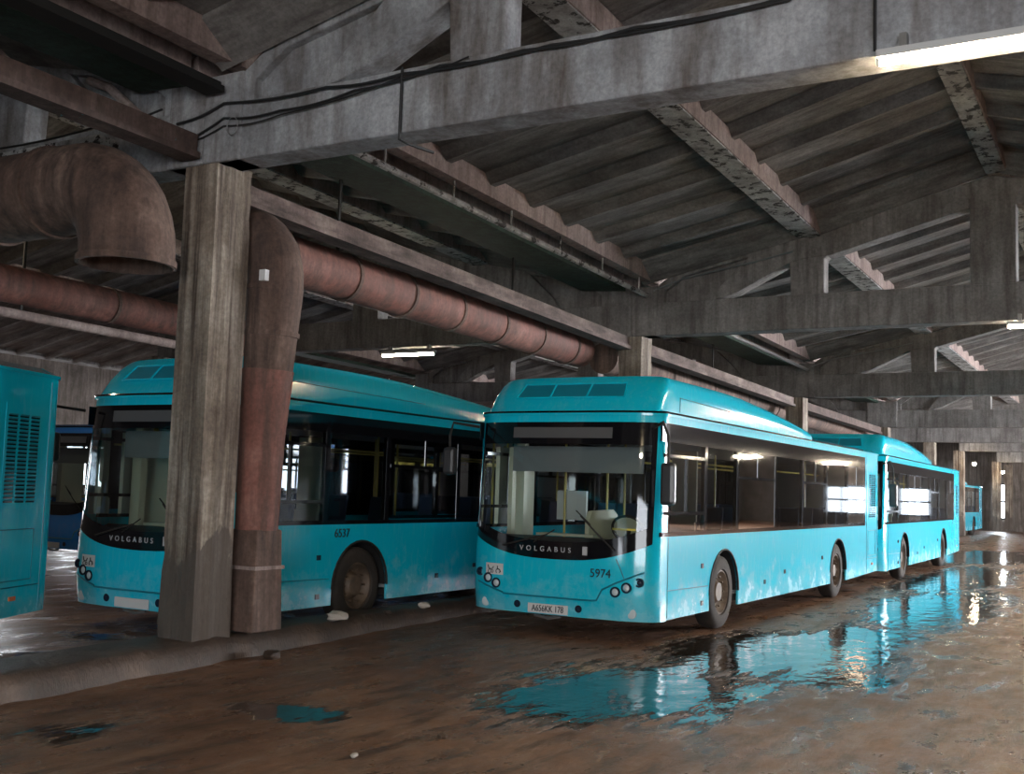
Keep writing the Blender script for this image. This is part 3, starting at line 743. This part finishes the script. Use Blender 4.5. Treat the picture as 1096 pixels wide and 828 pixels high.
    for s_ in (-1,1):
        eb=MB(); front_grid(eb, lambda x:zws(x)+.2, lambda x:2.32, 4, (1.13,1.2) if s_>0 else (-1.2,-1.13), .001); eb.build('windscreen_edge',M['black'],w,smooth=True)
    # wipers
    for (x0,x1,z1) in ((-.72,-.10,1.22),(.78,.34,1.46)):
        P=[(x0,yfront(x0,1.15)-.03,zws(x0)+.07),((x0+x1)/2,yfront((x0+x1)/2,1.3)-.045,(zws(x0)+.07+z1)/2),(x1,yfront(x1,1.4)-.03,z1)]
        wp=MB().tube(P,.010,6); dx=.30*(x1-x0); wp.tube([(x1-dx,yfront(x1,1.3)-.022,z1-.10),(x1+dx*.5,yfront(x1,1.4)-.022,z1+.06)],.008,5); wp.build('wiper',M['rubberblack'],r)
    # --- side glazing
    divs=[.30,1.71,2.96,4.69,6.2,7.71,9.2,10.55]
    for s_ in (1,-1):
        band=MB()
        band.box(min(s_*W,s_*(W+.006)),max(s_*W,s_*(W+.006)),.46,10.58,ZW-.0,ZW+.05); band.box(min(s_*W,s_*(W+.006)),max(s_*W,s_*(W+.006)),.46,10.58,2.36,ZT)
        for yd in divs[1:]:
            wd=.045 if yd<10 else .05
            band.box(min(s_*(W-.05),s_*(W+.004)),max(s_*(W-.05),s_*(W+.004)),yd-wd,yd+wd,ZW+.05,2.36)
        # curved forward piece follows the corner
        pts=[p for p in FR if p[0]*s_>0 and p[1]>.22]
        pts=sorted(pts,key=lambda p:p[1])
        for z0,z1 in ((ZW,ZW+.05),(2.36,ZT)):
            vs=[(p[0]+s_*.006,p[1]-.002,z0) for p in pts]+[(p[0]+s_*.006,p[1]-.002,z1) for p in pts]; n=len(pts); band.add(vs,[(i,i+1,i+1+n,i+n) for i in range(n-1)])
        band.build('window_surround',M['black'],r)
        for i,(a,b) in enumerate(zip(divs,divs[1:])):
            gm=MB(); x=s_*(W+.002); y0=max(a,.30)
            gm.add([(x-(s_*.02 if y0<.4 else 0),y0+.02,ZW+.04),(x,b-.02,ZW+.04),(x,b-.02,2.38),(x-(s_*.02 if y0<.4 else 0),y0+.02,2.38)],[(0,1,2,3)])
            gl=gm.build('side_window',M['glass_side'],r)
            fb=MB(); xa,xb=min(x-s_*.03,x+s_*.006),max(x-s_*.03,x+s_*.006)
            if i==0: fb.box(xa,xb,y0+.03,b-.05,1.50,1.54); fb.box(xa,xb,1.02,1.06,1.5,2.2); fb.box(xa,xb,y0+.03,b-.05,2.18,2.22)
            elif i in (2,4,6): fb.box(xa,xb,a+.05,b-.05,1.98,2.02); fb.box(xa,xb,(a+b)/2-.02,(a+b)/2+.02,2.0,2.36)
            if fb.v: fb.build('window_bar',M['black'],gl)
    # doors on the pavement side
    for yd in (.62,5.05,9.1):
        y1=yd+ (1.0 if yd<1 else 1.2); x=-(W+.012)
        fr_=MB(); ym=(yd+y1)/2
        for q in (yd,ym-.02,y1-.04): fr_.box(x-.02,x+.02,q,q+.04,.36,2.48)
        for q in (.36,2.42): fr_.box(x-.02,x+.02,yd,y1,q,q+.06)
        if yd in (5.05,9.1) or yd<1:
            dr=fr_.build('door',M['black'],r)
            MB().box(x-.004,x+.004,yd+.04,ym-.02,.42,2.42).box(x-.004,x+.004,ym+.02,y1-.04,.42,2.42).build('door_glass',M['glass_side'],dr)
    # --- seams
    def fp(x,z,o=.002): return (x*(1+o/W), yfront(x,z)-o, z)
    P=[fp(-1.1+i*.1,.60-.12*min(1,(i*.1)/.45)) for i in range(0,5)]+[fp(-.7+.13*i,.48) for i in range(0,10)]+[fp(.57,.49),fp(.64,.62),fp(.80,.70),fp(.95,.765),fp(1.05,.81),fp(1.12,.835)]
    def seam(P,rr): MB().tube(P,rr,6).build('panel_seam',M['tealdark'],r)
    seam(P,.012); seam([fp(.80,.98),fp(.86,.86),fp(.90,.76)],.007)
    for s_ in (1,-1):
        x=s_*(W+.001); seam([(x,.48,.62),(x,WY[0]-AR-.06,.60)],.006); seam([(x,.48,.30),(x,.48,1.24)],.005)
        seam([(x,10.75,.60),(x,11.65,.60)],.007); seam([(x,10.72,.33),(x,10.72,2.6)],.006); seam([(x,11.66,.36),(x,11.66,2.62)],.006)
        seam([(x,10.85,.66),(x,11.5,.66),(x,11.5,1.15),(x,10.85,1.15),(x,10.85,.66)],.006)
    # rear side grille, both sides
    for s_ in (1,-1):
        x=s_*(W+.004); gr=MB().box(min(x,x-s_*.02),max(x,x-s_*.02),10.9,11.52,1.34,2.36).build('engine_grille',M['teal'],r)
        sl=MB()
        for c in range(3):
            for k in range(22):
                z=1.42+.86*k/22; y=10.94+.19*c
                sl.add([(x+s_*.001,y,z),(x+s_*.001,y+.15,z),(x+s_*.012,y+.15,z+.018),(x+s_*.012,y,z+.018)],[(0,1,2,3)])
        sl.build('louvre_slots',M['tealdark'],gr); 
        q=MB()
        for c in range(3):
            for k in range(22):
                z=1.42+.86*k/22; y=10.94+.19*c
                q.box(min(x+s_*.0005,x+s_*.003),max(x+s_*.0005,x+s_*.003),y,y+.15,z-.012,z+.003)
        q.build('louvre_gaps',M['black'],gr)
    # --- lamps on the front
    for s_ in (1,-1):
        for (x,z,rr,m_) in ((.80,.60,.042,'lens'),(.93,.655,.042,'lens'),(1.07,.72,.034,'darklens')):
            c=(s_*x,yfront(x,z)-.002,z)
            hl=MB().lathe([(rr+.022,0.02),(rr+.020,-.012),(rr,-.010),(rr-.002,.004)],c,'y',20).build('headlamp',M['darklens'],r,smooth=True,angle=50)
            MB().lathe([(rr,.002),(rr*.8,-.006),(rr*.4,-.012),(.001,-.014)],c,'y',20).build('lens',M[m_],hl,smooth=True)
        for (x,z,m_) in ((.98,.36,'lens'),):
            c=(s_*x,yfront(x,z)+.01,z); MB().lathe([(.06,.03),(.058,-.012),(.04,-.018),(.001,-.016)],c,'y',18).build('fog_lamp',M[m_],r,smooth=True)
    for x in (-.50,.33):
        c=(x,yfront(x,.36)-.004,.37); MB().lathe([(.046,.0),(.044,-.006),(.001,-.004)],c,'y',18).build('tow_cap',M['darklens'],r)
    MB().tube([(-.3,.12,.25),(-.1,.10,.22),(.05,.12,.25)],.02,6).build('tow_eye',M['steel'],r)
    # number plate (characters added per bus)
    MB().box(-.34,.20,yfront(0,.33)-.03,yfront(0,.33)-.018,.285,.395).build('number_plate',M['white'],r,bevel=.003)
    # sticker with two pictograms
    st=MB(); xs_=[-.97+.27*i/6 for i in range(7)]
    vs=[(x,yfront(x,.71)-.006,.70) for x in xs_]+[(x,yfront(x,.83)-.006,.835) for x in xs_]; st.add(vs,[(i,i+1,i+8,i+7) for i in range(6)])
    so=st.build('pictogram_sticker',M['white'],r)
    pic=MB()
    def py(x,z): return yfront(x,z)-.010
    for (cx,cz,rr) in ((-.905,.735,.022),(-.865,.735,.016)):   # pushchair wheels
        pic.tube([(cx+rr*math.cos(a),py(cx,cz),cz+rr*math.sin(a)) for a in [2*PI*i/12 for i in range(13)]],.004,5,cap=False)
    pic.tube([(-.935,py(-.93,.80),.81),(-.915,py(-.91,.77),.765),(-.865,py(-.86,.76),.765),(-.845,py(-.85,.8),.795)],.006,5)
    # wheelchair
    pic.tube([(-.775+.028*math.cos(a),py(-.775,.74),.742+.028*math.sin(a)) for a in [2*PI*i/14 for i in range(-2,10)]],.005,5,cap=False)
    pic.tube([(-.785,py(-.785,.81),.805),(-.782,py(-.78,.765),.765),(-.75,py(-.75,.765),.762),(-.735,py(-.73,.73),.73)],.007,5)
    pic.build('pictograms',M['letterblack'],so)
    # --- mirrors
    for s_,x,z0,z1 in ((1,1.46,1.62,2.10),(-1,1.50,1.90,2.25)):
        mr=MB().box(s_*x-.085,s_*x+.085,-.10,.02,z0,z1).build('mirror',M['mirrorglass'],r,bevel=.04)
        MB().tube([(s_*1.2,.16,2.52),(s_*(x-.06),-.08,2.56),(s_*x,-.06,2.40),(s_*x,-.05,z1-.03)],.018,8).build('mirror_arm',M['rubberblack'],mr,smooth=True)
    # --- wheels
    for wy in WY:
        for s_ in (1,-1):
            c=(s_*(W-.16),wy,.48)
            tr=MB().lathe([(.29,-.13),(.40,-.14),(.462,-.11),(.48,-.06),(.48,.06),(.462,.11),(.40,.135),(.30,.13),(.285,.10)],c,'x',40,s_)
            wheel=tr.build('wheel',M['tire'],r,smooth=True,angle=50)
            sgn=s_
            prof_=[(.29,.11),(.27,.115),(.25,.07),(.17,.02),(.15,.04),(.12,.09),(.001,.10)] if wy<5 else [(.29,.11),(.27,.115),(.25,.0),(.17,-.05),(.13,.0),(.10,.09),(.001,.10)]
            hbm=MB().lathe(prof_,c,'x',32,sgn)
            for k in range(10):
                a=2*PI*k/10; hbm.tube([(c[0]+sgn*.03,c[1]+.2*math.cos(a),c[2]+.2*math.sin(a)),(c[0]+sgn*.085,c[1]+.2*math.cos(a),c[2]+.2*math.sin(a))],.014,6)
            hbm.build('wheel_disc',M['hub'],wheel,smooth=True)
            ln=MB(); n=17; P=[(wy+(AR+.0)*math.cos(PI-PI*i/(n-1)),.47+AR*math.sin(PI-PI*i/(n-1))) for i in range(n)]
            xa,xb=s_*(W-.004),s_*(W-.5)
            ln.add([(xa,y,z) for y,z in P]+[(xb,y,z) for y,z in P],[(i,i+1,i+1+n,i+n) for i in range(n-1)]); 
            ln.add([(xb,y,z) for y,z in P]+[(xb,wy+AR,.2),(xb,wy-AR,.2)],[tuple(range(n+2))]); ln.build('wheel_arch',M['under'],r)
            lip=MB().tube([(s_*(W+.002),wy+AR*math.cos(PI-PI*i/16),.47+AR*math.sin(PI-PI*i/16)) for i in range(17)],.014,6); lip.build('arch_lip',M['rubberblack'],r,smooth=True)
    MB().box(-.74,.74,.3,11.8,.30,.42).box(-1.2,1.2,.3,WY[0]-AR-.02,.33,.40).box(-1.2,1.2,WY[0]+AR+.02,WY[1]-AR-.02,.33,.40).box(-1.2,1.2,WY[1]+AR+.02,11.8,.37,.42).build('underbody',M['under'],r)
    # small side marks
    for (y,z) in ((1.62,.86),(1.62,.40),(5.2,.62),(7.4,.75),(4.2,.52)):
        MB().box(W,W+.012,y-.035,y+.035,z-.03,z+.03).build('side_marker',M['darklens'],r)
    MB().box(W,W+.014,11.15,11.25,.47,.51).build('side_marker',M['orange'],r)['label']='orange side marker lamp'
    # --- interior
    MB().box(-.74,.74,.5,11.6,.42,.46).box(-1.2,1.2,.5,WY[0]-AR-.03,.42,.46).box(-1.2,1.2,WY[0]+AR+.03,WY[1]-AR-.03,.42,.46).box(-1.2,1.2,WY[1]+AR+.03,11.6,.42,.46).build('cabin_floor',M['greyint'],r)
    MB().box(-1.15,1.15,.55,11.6,2.44,2.48).build('cabin_ceiling',M['lightint'],r)
    MB().box(-1.18,1.18,10.55,10.6,.46,2.44).build('rear_bulkhead',M['lightint'],r)
    db=MB(); db.prism_x([(.30,.9),(.34,1.12),(.50,1.18),(.85,1.10),(.95,.9),(.95,.5),(.40,.5)],-1.1,1.1); db.build('dashboard',M['dash'],r,bevel=.02)
    MB().box(-.55,.25,.55,.75,1.185,1.215).build('dash_papers',M['cream'],r)
    MB().prism_x([(.9,.46),(1.75,.46),(1.75,1.45),(1.62,1.52),(.98,1.50),(.9,1.4)],-.04,.02).build('cab_door',M['cream'],r)
    pt_=MB().box(.0,1.1,1.74,1.79,.46,1.42).box(.78,1.12,1.74,1.79,1.4,2.3); pt_.build('cab_partition',M['cream'],r)
    MB().box(-.98,-.86,.75,.85,.5,2.35).box(-1.18,-1.12,.9,1.5,.5,2.3).build('door_pillar',M['cream'],r)
    MB().tube([(.55+.21*math.cos(a),.93-.06*math.sin(a)-.02,1.30+.16*math.sin(a)) for a in [2*PI*i/24 for i in range(25)]],.018,6,cap=False).tube([(.55,.85,1.1),(.55,.93,1.28)],.03,8).build('steering_wheel',M['rubberblack'],r,smooth=True)
    sb=MB(); sb.box(.35,.80,1.2,1.62,.78,.90); sb.prism_x([(1.56,.86),(1.66,.86),(1.74,1.55),(1.64,1.55)],.36,.79); sb.box(.5,.65,1.3,1.5,.46,.8); sb.build('driver_seat',M['seat'],r,bevel=.03)
    for y in (3.1,3.95,5.9,6.7,7.5,8.3,9.2,9.9):
        for s_ in (1,-1):
            if s_<0 and y in (5.9,9.2): continue
            q=MB()
            for xx in (.68,1.0):
                cx=s_*xx; q.box(cx-.15,cx+.15,y,y+.42,.92,.98); q.prism_x([(y+.38,.95),(y+.44,.95),(y+.54,1.58),(y+.48,1.58)],cx-.15,cx+.15)
            q.box(s_*.84-.05,s_*.84+.05,y+.1,y+.3,.46,.93)
            q.build('passenger_seat',M['seat'],r,bevel=.02)
    for (x,y) in ((-.35,2.2),(-.45,3.0),(.4,3.9),(-.45,5.0),(.45,5.7),(-.45,6.8),(.4,7.4),(-.45,8.8),(.4,9.4),(-.8,1.8)):
        MB().tube([(x,y,.46),(x,y,2.44)],.017,8).build('grab_pole',M['pole'],r,smooth=True)
    for x in (-.45,.42): MB().tube([(x,2.2,2.2),(x,10.3,2.2)],.016,6).build('grab_rail',M['pole'],r,smooth=True)
    MB().box(-1.0,-.55,1.95,2.0,1.35,1.75).build('notice_sheet',M['white'],r)
    MB().box(.72,1.02,yfront(.85,1.3)+.02,yfront(.85,1.3)+.025,1.31,1.335).build('yellow_sticker',M['yellow'],r)
    MB().box(-.9,.9,.52,.56,1.98,2.3).build('sun_blind',M['greyint'],r)
    return r

def number_front(bus, s):
    o=text_mesh('fleet_number',s,.14,M['letterblack'],bus,(.62,yfront(.62,.80)-.016,.80),(PI/2,0,math.atan2(yfront(.72,.8)-yfront(.52,.8),.2)),xs=.95); o['label']='black fleet number '+s; return o
def front_marks(bus, plate):
    o=text_mesh('maker_lettering','VOLGABUS',.085,M['lettergrey'],bus,(-.12,yfront(.45,1.04)-.014,1.045),(PI/2,0,0),spacing=1.9); o['label']='wide-spaced grey lettering VOLGABUS'
    MB().box(.38,.44,yfront(.41,1.05)-.014,yfront(.41,1.05)-.006,1.0,1.10).build('maker_badge',M['lettergrey'],bus)
    if plate:
        t=text_mesh('plate_characters',plate,.105,M['letterblack'],bus,(-.07,yfront(0,.33)-.033,.338),(PI/2,0,0),xs=.78); 

base=make_bus()
def place_bus(loc, rz, label, group, src=base, first=False):
    o=src if first else copy_tree(src); o.location=loc; o.rotation_euler=(0,0,rz)
    return tag(o,label,'bus',group)
GB='teal city buses parked in the hall'
b2=place_bus((0.0,12.30,0),.021,'teal city bus parked directly behind the tail of bus 5974 in the right row',GB)
bl_=place_bus((-3.66,-3.05,.0),.012,'teal city bus behind the foreground column, number 6537 on its side',GB)
bf=place_bus((-.22,-15.75,.06),.387,'teal city bus at the left edge, only its tail with louvred engine grille showing',GB)
b5=place_bus((-3.95,46.0,0),0,'distant teal city bus seen between the slim column and the end wall',GB)
bb=place_bus((-12.9,3.0,0),-.02,'royal blue city bus standing behind the left teal bus',GB)
podb=[c for c in COL.objects if c.parent==bb and c.name.split('.')[0]=='roof_pod']
for c in [q for q in COL.objects if q.parent in podb]+podb: bpy.data.objects.remove(c)
for ch in [c for c in COL.objects if c.parent==bb and c.name.split('.')[0]=='body']:
    ch.data=ch.data.copy(); ch.data.materials[0]=M['blue']
place_bus((0,0,0),0,'front teal city bus numbered 5974, whole front and side in view',GB,first=True)
number_front(base,'5974'); front_marks(base,'A656KK 178')
front_marks(bl_,None)
o=text_mesh('fleet_number','6537',.15,M['letterblack'],bl_,(W+.006,2.05,1.14),(PI/2,0,PI/2)); o['label']='black fleet number 6537'
front_marks(b2,None)

# ------------------------------------------------------------------ world, camera
w=bpy.data.worlds.new('World'); S.world=w; w.use_nodes=True; nt=w.node_tree
bg=nt.nodes['Background']; bg.inputs[0].default_value=(.9,.93,1.0,1); bg.inputs[1].default_value=.5

f,pitch,roll,yaw=1197.464,.090,.032,.527
cx,cy,cz=6.291,-11.929,1.760
fw=Vector((-math.sin(yaw)*math.cos(pitch),math.cos(yaw)*math.cos(pitch),math.sin(pitch)))
r0=Vector((math.cos(yaw),math.sin(yaw),0)); u0=r0.cross(fw)
c_,s_=math.cos(roll),math.sin(roll); R_=r0*c_+u0*s_; U_=u0*c_-r0*s_
cam=bpy.data.cameras.new('camera'); co=bpy.data.objects.new('camera',cam); COL.objects.link(co)
m3=Matrix((R_,U_,-fw)).transposed(); co.matrix_world=Matrix.Translation((cx,cy,cz))@m3.to_4x4()
cam.sensor_width=36; cam.lens=f*36/1096; cam.clip_end=300; cam.clip_start=.05
S.camera=co
S.view_settings.view_transform='Standard'; S.view_settings.look='None'; S.view_settings.gamma=1; S.view_settings.exposure=0.85
S.view_settings.use_curve_mapping=False
S.cycles.max_bounces=8; S.cycles.transparent_max_bounces=16; S.cycles.sample_clamp_indirect=6
S.cycles.use_denoising=True
